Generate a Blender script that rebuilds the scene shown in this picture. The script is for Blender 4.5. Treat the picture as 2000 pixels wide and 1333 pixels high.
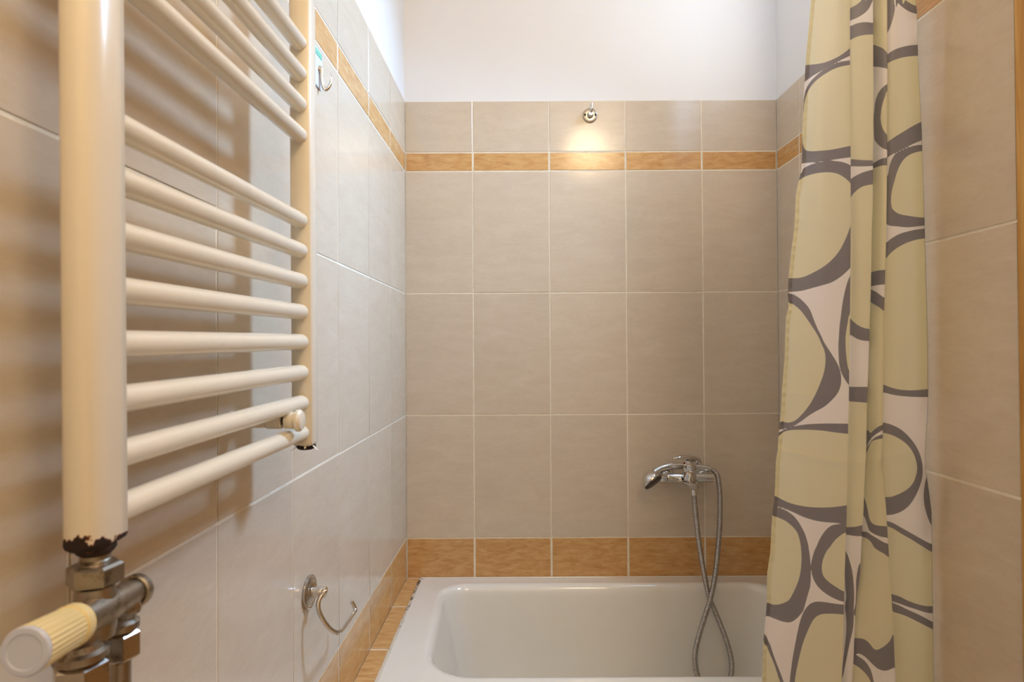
import bpy, math, random
import numpy as np
from mathutils import Vector, Matrix

random.seed(4)
S = bpy.context.scene
C = S.collection
for o in list(bpy.data.objects):
    bpy.data.objects.remove(o)

# ------------------------------------------------------------------ camera
F_PX, YAW, PITCH, ROLL = 1188.87, -0.000302, 0.009978, -0.005354
CAM_Z = 1.30                                   # eye height above the bathroom floor


def cam_rows():
    cy, sy, cp, sp = math.cos(YAW), math.sin(YAW), math.cos(PITCH), math.sin(PITCH)
    cr, sr = math.cos(ROLL), math.sin(ROLL)
    rz = np.array([[cy, sy, 0], [-sy, cy, 0], [0, 0, 1]])
    rx = np.array([[1, 0, 0], [0, cp, sp], [0, -sp, cp]])
    ry = np.array([[cr, 0, sr], [0, 1, 0], [-sr, 0, cr]])
    return ry @ rx @ rz


ROWS = cam_rows()


def at(px, py, depth):
    """world point seen at photo pixel (px, py) on the plane y = depth"""
    d = ROWS.T @ np.array([(px - 1000) / F_PX, 1.0, (666.5 - py) / F_PX])
    d = d * (depth / d[1])
    return Vector((d[0], d[1], d[2] + CAM_Z))


cam_data = bpy.data.cameras.new('camera')
cam = bpy.data.objects.new('camera', cam_data)
C.objects.link(cam)
r, f, u = ROWS
cam.matrix_world = Matrix(((r[0], u[0], -f[0], 0), (r[1], u[1], -f[1], 0), (r[2], u[2], -f[2], CAM_Z), (0, 0, 0, 1)))
cam_data.sensor_width = 36
cam_data.lens = F_PX / 2000 * 36
cam_data.clip_start = 0.02
cam_data.dof.use_dof = True
cam_data.dof.focus_distance = 1.55
cam_data.dof.aperture_fstop = 9.0
S.camera = cam

# ------------------------------------------------------------------ light and exposure
S.view_settings.view_transform = 'Standard'
S.view_settings.look = 'None'
S.view_settings.gamma = 1
S.view_settings.use_curve_mapping = False
S.view_settings.exposure = 0.0
world = bpy.data.worlds.new('daylight')
world.use_nodes = True
world.node_tree.nodes['Background'].inputs[0].default_value = (0.62, 0.74, 1.0, 1)
world.node_tree.nodes['Background'].inputs[1].default_value = 1.0
S.world = world


def area_light(name, loc, target, sx, sy, power, col):
    d = bpy.data.lights.new(name, 'AREA')
    d.shape = 'RECTANGLE'
    d.size, d.size_y, d.energy, d.color = sx, sy, power, col
    o = bpy.data.objects.new(name, d)
    o.location = loc
    o.rotation_euler = (Vector(target) - Vector(loc)).to_track_quat('-Z', 'Y').to_euler()
    C.objects.link(o)
    return o


CEIL = 2.95
# daylight coming in through the small high window over the bath
win_light = area_light('window_daylight', (0.89, 1.48, 2.48), (-0.36, 1.28, 1.36), 0.26, 0.36, 12.2, (0.41, 0.655, 1.0))
win_light.data.spread = math.radians(86)
area_light('window_skylight', (0.90, 1.51, 2.50), (0.0, 1.51, 2.45), 0.26, 0.40, 2.6, (0.76, 0.89, 1.0))
LAMP_POWER = 22.5


# ------------------------------------------------------------------ mesh helpers
class MB:
    def __init__(self):
        self.v, self.f = [], []

    def add(self, verts, faces):
        n = len(self.v)
        self.v += [tuple(p) for p in verts]
        self.f += [tuple(i + n for i in q) for q in faces]

    def box(self, a, b):
        x0, y0, z0 = a
        x1, y1, z1 = b
        self.add([(x0, y0, z0), (x1, y0, z0), (x1, y1, z0), (x0, y1, z0), (x0, y0, z1), (x1, y0, z1), (x1, y1, z1), (x0, y1, z1)],
                 [(0, 3, 2, 1), (4, 5, 6, 7), (0, 1, 5, 4), (1, 2, 6, 5), (2, 3, 7, 6), (3, 0, 4, 7)])

    def rings(self, rings, cap0=True, cap1=True, closed=True):
        n = len(rings[0])
        vs = [p for q in rings for p in q]
        fs = []
        for i in range(len(rings) - 1):
            for j in range(n if closed else n - 1):
                k = (j + 1) % n
                fs.append((i * n + j, i * n + k, (i + 1) * n + k, (i + 1) * n + j))
        if cap0:
            fs.append(tuple(reversed(range(n))))
        if cap1:
            fs.append(tuple(range((len(rings) - 1) * n, len(rings) * n)))
        self.add(vs, fs)

    def tube(self, path, radius, seg=14, cap=True, flat=1.0, round_ends=False):
        """swept tube; radius a number or a list; flat squeezes the second axis"""
        P = [Vector(p) for p in path]
        R = list(radius) if hasattr(radius, '__len__') else [radius] * len(P)
        T = []
        for i in range(len(P)):
            T.append((P[min(i + 1, len(P) - 1)] - P[max(i - 1, 0)]).normalized())
        ref = Vector((0, 0, 1)) if abs(T[0].z) < 0.9 else Vector((1, 0, 0))
        a = T[0].cross(ref).normalized()
        rings = []
        if round_ends:
            P = [P[0] - T[0] * R[0] * 0.5] + P + [P[-1] + T[-1] * R[-1] * 0.5]
            R = [R[0] * 0.55] + R + [R[-1] * 0.55]
            T = [T[0]] + T + [T[-1]]
        for p, t, rr in zip(P, T, R):
            a = (a - t * a.dot(t)).normalized()
            b = t.cross(a)
            rings.append([p + a * rr * math.cos(w) + b * rr * flat * math.sin(w) for w in (2 * math.pi * k / seg for k in range(seg))])
        self.rings(rings, cap, cap)

    def lathe(self, base, axis, profile, seg=28, cap=True, lobes=0, lobe=0.0):
        """profile: list of (distance along axis, radius)"""
        axis = Vector(axis).normalized()
        ref = Vector((0, 0, 1)) if abs(axis.z) < 0.9 else Vector((1, 0, 0))
        a = axis.cross(ref).normalized()
        b = axis.cross(a)
        rings = []
        for h, rr in profile:
            ring = []
            for k in range(seg):
                w = 2 * math.pi * k / seg
                q = rr * (1 + lobe * math.cos(lobes * w)) if lobes else rr
                ring.append(Vector(base) + axis * h + a * q * math.cos(w) + b * q * math.sin(w))
            rings.append(ring)
        self.rings(rings, cap, cap)

    def build(self, name, mat, parent=None, smooth=35, recalc=True):
        me = bpy.data.meshes.new(name)
        me.from_pydata(self.v, [], self.f)
        if recalc:
            import bmesh
            bm = bmesh.new()
            bm.from_mesh(me)
            bmesh.ops.recalc_face_normals(bm, faces=bm.faces)
            bm.to_mesh(me)
            bm.free()
        if smooth:
            me.polygons.foreach_set('use_smooth', [True] * len(me.polygons))
            me.set_sharp_from_angle(angle=math.radians(smooth))
        me.materials.append(mat)
        o = bpy.data.objects.new(name, me)
        C.objects.link(o)
        if parent:
            o.parent = parent
            o.matrix_parent_inverse = parent_inverse(parent)
        return o


def full_matrix(o):
    m = o.matrix_basis.copy()
    if o.parent:
        m = full_matrix(o.parent) @ o.matrix_parent_inverse @ m
    return m


def parent_inverse(p):
    return full_matrix(p).inverted()


def tag(o, label=None, cat=None, group=None, kind=None):
    for k, val in (('label', label), ('category', cat), ('group', group), ('kind', kind)):
        if val:
            o[k] = val
    return o


def thing(name, loc, label, cat, group=None):
    o = bpy.data.objects.new(name, None)
    o.location = loc
    o.empty_display_size = 0.03
    C.objects.link(o)
    return tag(o, label, cat, group)


def spline(pts, n=8, closed=False):
    """Catmull-Rom through the points (any dimension)"""
    P = np.array(pts, float)
    m = len(P)
    out = []
    for i in range(m if closed else m - 1):
        g = (lambda k: P[k % m]) if closed else (lambda k: P[min(max(k, 0), m - 1)])
        p0, p1, p2, p3 = g(i - 1), g(i), g(i + 1), g(i + 2)
        for t in np.arange(n) / n:
            out.append(0.5 * (2 * p1 + (p2 - p0) * t + (2 * p0 - 5 * p1 + 4 * p2 - p3) * t * t + (3 * p1 - p0 - 3 * p2 + p3) * t ** 3))
    if not closed:
        out.append(P[-1])
    return np.array(out)


# ------------------------------------------------------------------ materials
def srgb(r_, g_, b_):
    return tuple(((c / 255) / 12.92 if c / 255 <= 0.04045 else ((c / 255 + 0.055) / 1.055) ** 2.4) for c in (r_, g_, b_)) + (1.0,)


class Mat:
    def __init__(self, name, color, rough=0.4, metal=0.0, coat=0.0, spec=0.5):
        self.m = bpy.data.materials.new(name)
        self.m.use_nodes = True
        self.t = self.m.node_tree
        self.b = self.t.nodes['Principled BSDF']
        self.b.inputs['Base Color'].default_value = color
        self.b.inputs['Roughness'].default_value = rough
        self.b.inputs['Metallic'].default_value = metal
        self.b.inputs['Coat Weight'].default_value = coat
        self.b.inputs['Specular IOR Level'].default_value = spec

    def n(self, kind, **kw):
        o = self.t.nodes.new(kind)
        for k, val in kw.items():
            if hasattr(o, k) and k not in o.inputs:
                setattr(o, k, val)
            else:
                o.inputs[k].default_value = val
        return o

    def l(self, a, b):
        self.t.links.new(a, b)

    def coords(self, scale, randomize=True, kind='Object'):
        tc = self.n('ShaderNodeTexCoord')
        mp = self.n('ShaderNodeMapping')
        mp.inputs['Scale'].default_value = scale
        self.l(tc.outputs[kind], mp.inputs['Vector'])
        if randomize:
            oi = self.n('ShaderNodeObjectInfo')
            mul = self.n('ShaderNodeMath', operation='MULTIPLY')
            mul.inputs[1].default_value = 57.0
            self.l(oi.outputs['Random'], mul.inputs[0])
            self.l(mul.outputs[0], mp.inputs['Location'])
            self.rand = oi.outputs['Random']
        return mp.outputs[0]

    def noise(self, vec, scale, detail=4, rough=0.6, dist=0.0):
        o = self.n('ShaderNodeTexNoise')
        o.inputs['Scale'].default_value = scale
        o.inputs['Detail'].default_value = detail
        o.inputs['Roughness'].default_value = rough
        o.inputs['Distortion'].default_value = dist
        if vec is not None:
            self.l(vec, o.inputs['Vector'])
        return o.outputs['Fac']

    def ramp(self, fac, stops):
        o = self.n('ShaderNodeValToRGB')
        e = o.color_ramp.elements
        e[0].position, e[0].color = stops[0]
        e[1].position, e[1].color = stops[-1]
        for p, c in stops[1:-1]:
            q = e.new(p)
            q.color = c
        self.l(fac, o.inputs[0])
        return o.outputs[0]

    def mix(self, fac, a, b, mode='MIX'):
        o = self.n('ShaderNodeMix', data_type='RGBA', blend_type=mode)
        for sock, val in ((o.inputs[0], fac), (o.inputs[6], a), (o.inputs[7], b)):
            if hasattr(val, 'links'):
                self.l(val, sock)
            else:
                sock.default_value = val
        return o.outputs[2]

    def bump(self, fac, strength, dist=0.001):
        o = self.n('ShaderNodeBump')
        o.inputs['Strength'].default_value = strength
        o.inputs['Distance'].default_value = dist
        self.l(fac, o.inputs['Height'])
        self.l(o.outputs[0], self.b.inputs['Normal'])

    def color(self, sock):
        self.l(sock, self.b.inputs['Base Color'])


def grey(v):
    return (v, v, v, 1)


def make_tile_beige():
    k = Mat('beige_tile_glaze', srgb(222, 205, 182), 0.13, spec=0.5)
    vec = k.coords((1.0, 3.2, 1.0))
    a = k.noise(vec, 9, 7, 0.62, 0.6)
    b = k.noise(vec, 60, 3, 0.6)
    base = k.ramp(a, [(0.30, srgb(214, 197, 175)), (0.52, srgb(218, 202, 181)), (0.72, srgb(222, 207, 187))])
    fine = k.mix(0.10, base, b, 'OVERLAY')
    mul = k.n('ShaderNodeMapRange')
    mul.inputs['To Min'].default_value, mul.inputs['To Max'].default_value = 0.955, 1.03
    k.l(k.rand, mul.inputs['Value'])
    hsv = k.n('ShaderNodeHueSaturation')
    k.l(fine, hsv.inputs['Color'])
    k.l(mul.outputs[0], hsv.inputs['Value'])
    k.color(hsv.outputs[0])
    k.bump(k.noise(vec, 6, 3, 0.5), 0.05, 0.0006)
    return k.m


def make_tile_ochre():
    k = Mat('ochre_tile_glaze', srgb(205, 155, 92), 0.16, spec=0.5)
    vec = k.coords((1.0, 3.4, 1.0))
    a = k.noise(vec, 22, 9, 0.66, 0.5)
    base = k.ramp(a, [(0.28, srgb(192, 138, 80)), (0.45, srgb(211, 160, 100)), (0.58, srgb(219, 173, 115)), (0.75, srgb(229, 190, 138))])
    v2 = k.coords((1.0, 5.0, 1.0))
    pits = k.ramp(k.noise(v2, 34, 6, 0.7, 0.8), [(0.28, grey(1.0)), (0.36, grey(0.0))])
    col = k.mix(pits, base, srgb(150, 98, 48))
    k.color(col)
    k.bump(a, 0.12, 0.0006)
    return k.m


def make_grout():
    k = Mat('cream_grout', srgb(232, 218, 192), 0.85)
    vec = k.coords((1, 1, 1), False)
    a = k.noise(vec, 30, 5, 0.7)
    col = k.ramp(a, [(0.3, srgb(236, 222, 196)), (0.6, srgb(248, 239, 222))])
    spots = k.ramp(k.noise(vec, 6, 8, 0.8, 0.6), [(0.66, grey(0)), (0.71, grey(1))])
    k.color(k.mix(spots, col, srgb(128, 106, 84)))
    k.bump(a, 0.3, 0.0004)
    return k.m


def make_plaster(name='white_plaster', c=(248, 247, 247)):
    k = Mat(name, srgb(*c), 0.8)
    vec = k.coords((1, 1, 1), False)
    k.color(k.mix(k.noise(vec, 3, 5, 0.6), srgb(c[0] - 5, c[1] - 6, c[2] - 7), srgb(*c)))
    k.bump(k.noise(vec, 260, 3, 0.6), 0.12, 0.0006)
    return k.m


def make_enamel(name, c, rough=0.2, coat=0.3):
    k = Mat(name, srgb(*c), rough, coat=coat)
    k.b.inputs['Coat Roughness'].default_value = 0.08
    vec = k.coords((1, 1, 1), False)
    n = k.noise(vec, 25, 4, 0.6)
    k.color(k.mix(n, srgb(c[0] - 5, c[1] - 6, c[2] - 8), srgb(*c)))
    k.bump(k.noise(vec, 90, 2, 0.5), 0.05, 0.0005)
    return k.m


def make_chipped():
    """cream enamel of the uprights, chipped off and rusted along the lower end (object z = 0)"""
    k = Mat('chipped_cream_enamel', srgb(243, 235, 218), 0.22, coat=0.3)
    k.b.inputs['Coat Roughness'].default_value = 0.08
    vec = k.coords((1, 1, 1), False)
    sep = k.n('ShaderNodeSeparateXYZ')
    k.l(vec, sep.inputs[0])
    v2 = k.coords((1, 1, 0.55), False)
    n = k.noise(v2, 95, 4, 0.6)
    # height + jagged noise
    mr = k.n('ShaderNodeMapRange')
    mr.inputs['From Min'].default_value, mr.inputs['From Max'].default_value = 0.35, 0.65
    mr.inputs['To Min'].default_value, mr.inputs['To Max'].default_value = -0.005, 0.0055
    k.l(n, mr.inputs['Value'])
    side = k.n('ShaderNodeMapRange')        # more paint is gone on the outer side of the near collector
    side.inputs['From Min'].default_value, side.inputs['From Max'].default_value = -0.010, -0.036
    side.inputs['To Min'].default_value, side.inputs['To Max'].default_value = 0.0, 0.0085
    k.l(sep.outputs[1], side.inputs['Value'])
    tot = k.n('ShaderNodeMath', operation='ADD')
    k.l(mr.outputs[0], tot.inputs[0])
    k.l(side.outputs[0], tot.inputs[1])
    d = k.n('ShaderNodeMath', operation='SUBTRACT')
    k.l(sep.outputs[2], d.inputs[0])
    k.l(tot.outputs[0], d.inputs[1])
    q = k.n('ShaderNodeMapRange')
    q.inputs['From Min'].default_value, q.inputs['From Max'].default_value = -0.0008, 0.0014
    k.l(d.outputs[0], q.inputs['Value'])
    ring = k.ramp(q.outputs[0], [(0.15, srgb(38, 26, 22)), (0.45, srgb(150, 78, 30)), (0.8, srgb(243, 235, 218))])
    k.color(ring)
    rr = k.n('ShaderNodeMapRange')
    rr.inputs['To Min'].default_value, rr.inputs['To Max'].default_value = 0.8, 0.22
    k.l(q.outputs[0], rr.inputs['Value'])
    k.l(rr.outputs[0], k.b.inputs['Roughness'])
    ct = k.n('ShaderNodeMath', operation='MULTIPLY')
    ct.inputs[1].default_value = 0.3
    k.l(q.outputs[0], ct.inputs[0])
    k.l(ct.outputs[0], k.b.inputs['Coat Weight'])
    return k.m


def make_metal(name, c, rough, wear=None, spots=0.62):
    k = Mat(name, srgb(*c), rough, 1.0)
    vec = k.coords((1, 1, 1), False)
    n = k.noise(vec, 70, 5, 0.7)
    mr = k.n('ShaderNodeMapRange')
    mr.inputs['To Min'].default_value, mr.inputs['To Max'].default_value = rough * 0.7, rough * 1.6
    k.l(n, mr.inputs['Value'])
    k.l(mr.outputs[0], k.b.inputs['Roughness'])
    if wear:
        k.color(k.mix(k.ramp(n, [(spots - 0.08, grey(0)), (spots + 0.05, grey(1))]), srgb(*c), srgb(*wear)))
    return k.m


def make_rust():
    k = Mat('black_rust', srgb(46, 32, 27), 0.8)
    vec = k.coords((1, 1, 1), False)
    n = k.noise(vec, 130, 5, 0.7)
    k.color(k.ramp(n, [(0.35, srgb(26, 18, 17)), (0.56, srgb(44, 29, 24)), (0.68, srgb(140, 72, 26))]))
    k.bump(n, 0.8, 0.002)
    return k.m


def make_sealant():
    k = Mat('old_sealant', srgb(220, 205, 185), 0.5)
    vec = k.coords((1, 1, 1), False)
    n = k.noise(vec, 55, 6, 0.75)
    sep = k.n('ShaderNodeSeparateXYZ')
    k.l(vec, sep.inputs[0])
    mr = k.n('ShaderNodeMapRange')      # mould grows towards the back corner
    mr.inputs['From Min'].default_value, mr.inputs['From Max'].default_value = 1.45, 1.98
    mr.inputs['To Min'].default_value, mr.inputs['To Max'].default_value = -0.10, 0.13
    k.l(sep.outputs[1], mr.inputs['Value'])
    ad = k.n('ShaderNodeMath', operation='ADD')
    k.l(n, ad.inputs[0])
    k.l(mr.outputs[0], ad.inputs[1])
    k.color(k.ramp(ad.outputs[0], [(0.52, srgb(222, 208, 186)), (0.60, srgb(140, 120, 98)), (0.70, srgb(74, 62, 52))]))
    return k.m


def make_cloth():
    k = Mat('printed_satin', srgb(220, 206, 150), 0.42)
    g = k.n('ShaderNodeAttribute', attribute_name='print_outline')
    y = k.n('ShaderNodeAttribute', attribute_name='print_fill')

    def edge(a):
        m = k.n('ShaderNodeMapRange')
        m.inputs['From Min'].default_value, m.inputs['From Max'].default_value = -0.35, 0.35
        k.l(a.outputs['Fac'], m.inputs['Value'])
        return m.outputs[0]
    col = k.mix(edge(g), srgb(244, 242, 247), srgb(138, 136, 145))
    col = k.mix(edge(y), col, srgb(230, 227, 203))
    vec = k.coords((1, 1, 0.12), False)
    weave = k.noise(vec, 900, 2, 0.5)
    col = k.mix(0.05, col, weave, 'OVERLAY')
    k.color(col)
    k.b.inputs['Sheen Weight'].default_value = 0.15
    k.b.inputs['Sheen Roughness'].default_value = 0.4
    vw = k.coords((1, 1, 1), False)
    k.bump(k.noise(vw, 26, 3, 0.55), 0.25, 0.004)
    tr = k.n('ShaderNodeBsdfTranslucent')
    k.l(col, tr.inputs['Color'])
    mx = k.n('ShaderNodeMixShader')
    mx.inputs[0].default_value = 0.45
    k.l(k.b.outputs[0], mx.inputs[1])
    k.l(tr.outputs[0], mx.inputs[2])
    out = [q for q in k.t.nodes if q.type == 'OUTPUT_MATERIAL'][0]
    k.l(mx.outputs[0], out.inputs[0])
    return k.m


def make_wood():
    k = Mat('varnished_ochre_wood', srgb(206, 156, 82), 0.35, coat=0.2)
    vec = k.coords((14, 14, 1.0), False)
    n = k.noise(vec, 4, 5, 0.6, 0.8)
    k.color(k.ramp(n, [(0.3, srgb(186, 132, 62)), (0.7, srgb(222, 178, 104))]))
    return k.m


def make_emit(name, col, strength):
    k = Mat(name, grey(0.9), 0.3)
    k.b.inputs['Emission Color'].default_value = col
    k.b.inputs['Emission Strength'].default_value = strength
    return k.m


def make_glass(name, rough=0.0, tint=(1, 1, 1, 1)):
    k = Mat(name, tint, rough)
    k.b.inputs['Transmission Weight'].default_value = 1.0
    k.b.inputs['IOR'].default_value = 1.45
    return k.m


def make_floor():
    k = Mat('stone_floor', srgb(196, 168, 132), 0.3)
    vec = k.coords((1, 1, 1), True)
    k.color(k.ramp(k.noise(vec, 7, 6, 0.6), [(0.3, srgb(182, 150, 112)), (0.7, srgb(206, 180, 146))]))
    return k.m


M_TILE, M_OCHRE, M_GROUT, M_PLASTER = make_tile_beige(), make_tile_ochre(), make_grout(), make_plaster()
M_CREAM = make_enamel('cream_enamel', (243, 235, 218), 0.22)
M_CHIP = make_chipped()
M_TUB = make_enamel('white_bath_enamel', (247, 240, 228), 0.12, 0.5)
M_CHROME = make_metal('chrome', (214, 212, 210), 0.06)
M_CHROME_DARK = make_metal('hose_steel', (176, 171, 167), 0.2)
M_BRUSHED = make_metal('worn_chrome', (190, 184, 176), 0.18, (120, 112, 102), 0.66)
M_NICKEL = make_metal('aged_nickel', (160, 150, 137), 0.34, (108, 94, 76), 0.6)
M_RUST, M_SEAL, M_CLOTH, M_WOOD = make_rust(), make_sealant(), make_cloth(), make_wood()
M_PLASTIC = Mat('yellowed_plastic', srgb(236, 216, 160), 0.35).m
M_WHITE = Mat('white_plastic', srgb(200, 206, 228), 0.35).m
M_DARK = Mat('dark_rubber', srgb(52, 48, 46), 0.5).m
M_RED = Mat('red_mark', srgb(120, 26, 24), 0.3).m
M_FACE = Mat('grey_spray_plate', srgb(58, 52, 48), 0.4).m
M_FLOOR = make_floor()
M_PANE = make_glass('window_glass')
M_LAMP = make_emit('lamp_globe', (1.0, 0.78, 0.5, 1), 1.5)
M_CLEAR = make_glass('clear_plastic', 0.15, (0.9, 0.95, 1, 1))
M_FROST = Mat('translucent_white_plastic', srgb(226, 230, 240), 0.2).m
M_STICK = Mat('green_sticker', srgb(120, 205, 180), 0.4).m

# ------------------------------------------------------------------ the room
YB = 1.989                                    # back wall
XL0, SL = -0.3460, -0.02144                   # left wall x = XL0 + SL * (YB - y)
XR, XR2, YS = 0.7248, 0.8714, 1.30            # near right wall, right wall of the bath niche, step between them
YN = -1.20                                    # wall behind the camera
GD = 0.0010                                   # joint depth
ZT, ZA, ZB, Z1, Z2, Z3 = (CAM_Z + q for q in (0.8087, 0.6393, 0.5769, 0.1773, -0.2206, -0.6212))
Z4, Z5 = Z3 - 0.142, Z3 - 0.542
ROWS_Z = [(ZB, ZT, None), ]
LEVELS = [('tile', ZA, ZT), ('border_tile', ZB, ZA), ('tile', Z1, ZB), ('tile', Z2, Z1), ('tile', Z3, Z2), ('border_tile', Z4, Z3), ('tile', Z5, Z4), ('tile', 0.0, Z5)]


def xl(y):
    return XL0 + SL * (YB - y)


def struct(name, mb, mat, smooth=0):
    return tag(mb.build(name, mat, None, smooth), kind='structure')


tile_cache = {}


def tile_piece(name, center, ux, uy, w, h, parent, mat, thick=GD):
    key = (name, round(w, 3), round(h, 3))
    if key not in tile_cache:
        mb = MB()
        rings = []
        for z, ins in ((0, 0), (thick - 0.0005, 0), (thick, 0.0007)):
            a, b = w / 2 - ins, h / 2 - ins
            rings.append([(-a, -b, z), (a, -b, z), (a, b, z), (-a, b, z)])
        mb.rings(rings, False, True)
        me_o = mb.build(name, mat, None, 0)
        tile_cache[key] = me_o.data
        bpy.data.objects.remove(me_o)
    o = bpy.data.objects.new(name, tile_cache[key])
    n = ux.cross(uy)
    rot = Matrix((ux, uy, n)).transposed().to_4x4()
    wob = Matrix.Rotation(random.gauss(0, 0.0012), 4, 'X') @ Matrix.Rotation(random.gauss(0, 0.0012), 4, 'Y')
    o.matrix_basis = Matrix.Translation(Vector(center) + n * abs(random.gauss(0, 0.00012))) @ rot @ wob
    C.objects.link(o)
    o.parent = parent
    o.matrix_parent_inverse = parent_inverse(parent)
    return o


def tile_field(parent, p0, ux, cols, levels=LEVELS, joint=0.0042):
    """p0: point of the grout face at column coordinate 0 and z = 0; cols: joint positions along ux"""
    uz = Vector((0, 0, 1))
    for a, b in zip(cols[:-1], cols[1:]):
        for name, z0, z1 in levels:
            jx = 0.0066 if name == 'border_tile' else joint
            w, h = (b - a) - jx, (z1 - z0) - (joint if name == 'tile' else 0.0056)
            if w < 0.012 or h < 0.012:
                continue
            c = Vector(p0) + ux * ((a + b) / 2) + uz * ((z0 + z1) / 2)
            tile_piece(name, c, ux, uz, w, h, parent, M_OCHRE if name == 'border_tile' else M_TILE)


T = 0.10
# back wall
mb = MB(); mb.box((XL0 - 0.2, YB + 0.0010, 0), (XR2 + 0.2, YB + T, CEIL)); wall_back = struct('wall_back', mb, M_PLASTER)
mb = MB(); mb.box((XL0, YB - 0.0030 + GD + 0.0030, 0), (XR2, YB + GD + 0.0012, ZT - 0.002))
# (the grout bed stands in front of the plaster by the tile thickness)
mb = MB(); mb.box((XL0, YB + GD, 0), (XR2, YB + 0.012, ZT - 0.0015)); mb2 = mb
wall_back.data.transform(Matrix.Translation((0, 0.004, 0)))
grout_b = mb2.build('grout', M_GROUT, wall_back, 0)
cols_b = [XL0, -0.1245, 0.1258, 0.3758, 0.6259, XR2]
tile_field(wall_back, (0, YB + GD, 0), Vector((1, 0, 0)), cols_b)

# left wall (not quite parallel to the view: follows its own line)
dirL = Vector((-SL, 1, 0)).normalized()       # along the wall, away from the camera
nL = Vector((dirL.y, -dirL.x, 0))             # into the room
L0 = Vector((xl(0), 0, 0))


def left_pt(s, off, z):
    return L0 + dirL * s + nL * off + Vector((0, 0, z))


SB = (YB - 0) / dirL.y                         # wall coordinate of the back corner
SN = YN / dirL.y


def left_box(mb, s0, s1, o0, o1, z0, z1):
    ring = lambda z: [left_pt(s0, o0, z), left_pt(s1, o0, z), left_pt(s1, o1, z), left_pt(s0, o1, z)]
    mb.rings([ring(z0), ring(z1)])


mb = MB(); left_box(mb, SN, SB + 0.02, -T, -0.004, 0, CEIL); wall_left = struct('wall_left', mb, M_PLASTER)
mb = MB(); left_box(mb, SN, SB, -0.0039, -GD, 0, ZT - 0.0015); mb.build('grout', M_GROUT, wall_left, 0)
cols_l = [SB - 0.002, 1.7689 / dirL.y]
while cols_l[-1] - 0.25 > SN:
    cols_l.append(cols_l[-1] - 0.25)
cols_l.append(SN)
cols_l = cols_l[::-1]
tile_field(wall_left, L0 - nL * GD, dirL, [s for s in cols_l][:], LEVELS)

# right wall of the bath niche with its high window; near right wall with the door
WY0, WY1, WZ0, WZ1 = 1.36, 1.66, 2.30, 2.74
mb = MB()
mb.box((XR2 + 0.004, YS - 0.02, 0), (XR2 + T, WY0, CEIL)); mb.box((XR2 + 0.004, WY1, 0), (XR2 + T, YB + 0.01, CEIL))
mb.box((XR2 + 0.004, WY0, 0), (XR2 + T, WY1, WZ0)); mb.box((XR2 + 0.004, WY0, WZ1), (XR2 + T, WY1, CEIL))
wall_niche = struct('wall_right', mb, M_PLASTER)
mb = MB(); mb.box((XR2 + GD, YS, 0), (XR2 + 0.004, YB, ZT - 0.0015)); mb.build('grout', M_GROUT, wall_niche, 0)
tile_field(wall_niche, (XR2 + GD, 0, 0), Vector((0, -1, 0)), [-YB, -1.834, -1.584, -1.334, -YS])
YD = 0.869                                    # edge of the tiled pier beside the door
mb = MB(); mb.box((XR + 0.004, YD + 0.004, 0), (XR2 + T, YS - 0.02, CEIL)); mb.box((XR + 0.004, YS - 0.02, 0), (XR2 + 0.002, YS, CEIL))
wall_pier = struct('wall_entrance', mb, M_PLASTER)
mb = MB(); mb.box((XR + GD, YD + 0.002, 0), (XR + 0.004, YS, ZT - 0.0015)); mb.build('grout', M_GROUT, wall_pier, 0)
tile_field(wall_pier, (XR + GD, 0, 0), Vector((0, -1, 0)), [-YS, -1.119, -YD])
mb = MB(); mb.box((XR + 0.004, YN, 0), (XR + T, -0.06, CEIL)); mb.box((XR + 0.004, -0.06, 2.08), (XR + T, YD + 0.004, CEIL))
struct('wall_right_entry', mb, M_PLASTER)
# wooden door frame and closed door leaf beside the pier
mb = MB(); mb.box((XR - 0.004, 0.806, 0), (XR + T, YD - 0.004, 2.08)); mb.box((XR - 0.004, -0.06, 0), (XR + T, 0.0, 2.08)); mb.box((XR - 0.004, 0.0, 2.02), (XR + T, 0.806, 2.08))
door = struct('door_1', mb, M_WOOD)
mb = MB(); mb.box((XR + 0.03, 0.001, 0.005), (XR + 0.07, 0.805, 2.018)); leaf = mb.build('door_leaf', M_WOOD, door, 0)
mb = MB(); mb.tube([(XR + 0.03, 0.72, 1.02), (XR - 0.02, 0.72, 1.02), (XR - 0.024, 0.70, 1.02), (XR - 0.024, 0.60, 1.02)], 0.009); mb.build('door_handle', M_BRUSHED, leaf)
# window
mb = MB()
fx0, fx1 = XR2 + 0.045, XR2 + 0.085
for a, b in (((WY0, WZ0), (WY1, WZ0 + 0.035)), ((WY0, WZ1 - 0.035), (WY1, WZ1)), ((WY0, WZ0 + 0.035), (WY0 + 0.035, WZ1 - 0.035)), ((WY1 - 0.035, WZ0 + 0.035), (WY1, WZ1 - 0.035))):
    mb.box((fx0, a[0], a[1]), (fx1, b[0], b[1]))
win = struct('window_1', mb, M_WHITE)
mb = MB(); mb.box((fx0 + 0.016, WY0 + 0.034, WZ0 + 0.034), (fx0 + 0.020, WY1 - 0.034, WZ1 - 0.034)); mb.build('pane', M_PANE, win, 0)
# wall behind the camera
mb = MB(); mb.box((xl(YN) - 0.05, YN - T, 0), (XR + T, YN, CEIL))
struct('wall_front', mb, M_PLASTER)
mb = MB(); mb.box((-0.65, YN - T, CEIL), (XR2 + T + 0.1, YB + T + 0.01, CEIL + 0.08)); struct('ceiling', mb, M_PLASTER)
mb = MB(); mb.box((-0.65, YN - T, -0.08), (XR2 + T + 0.1, YB + T + 0.01, 0)); floor = struct('floor', mb, M_GROUT)

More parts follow.
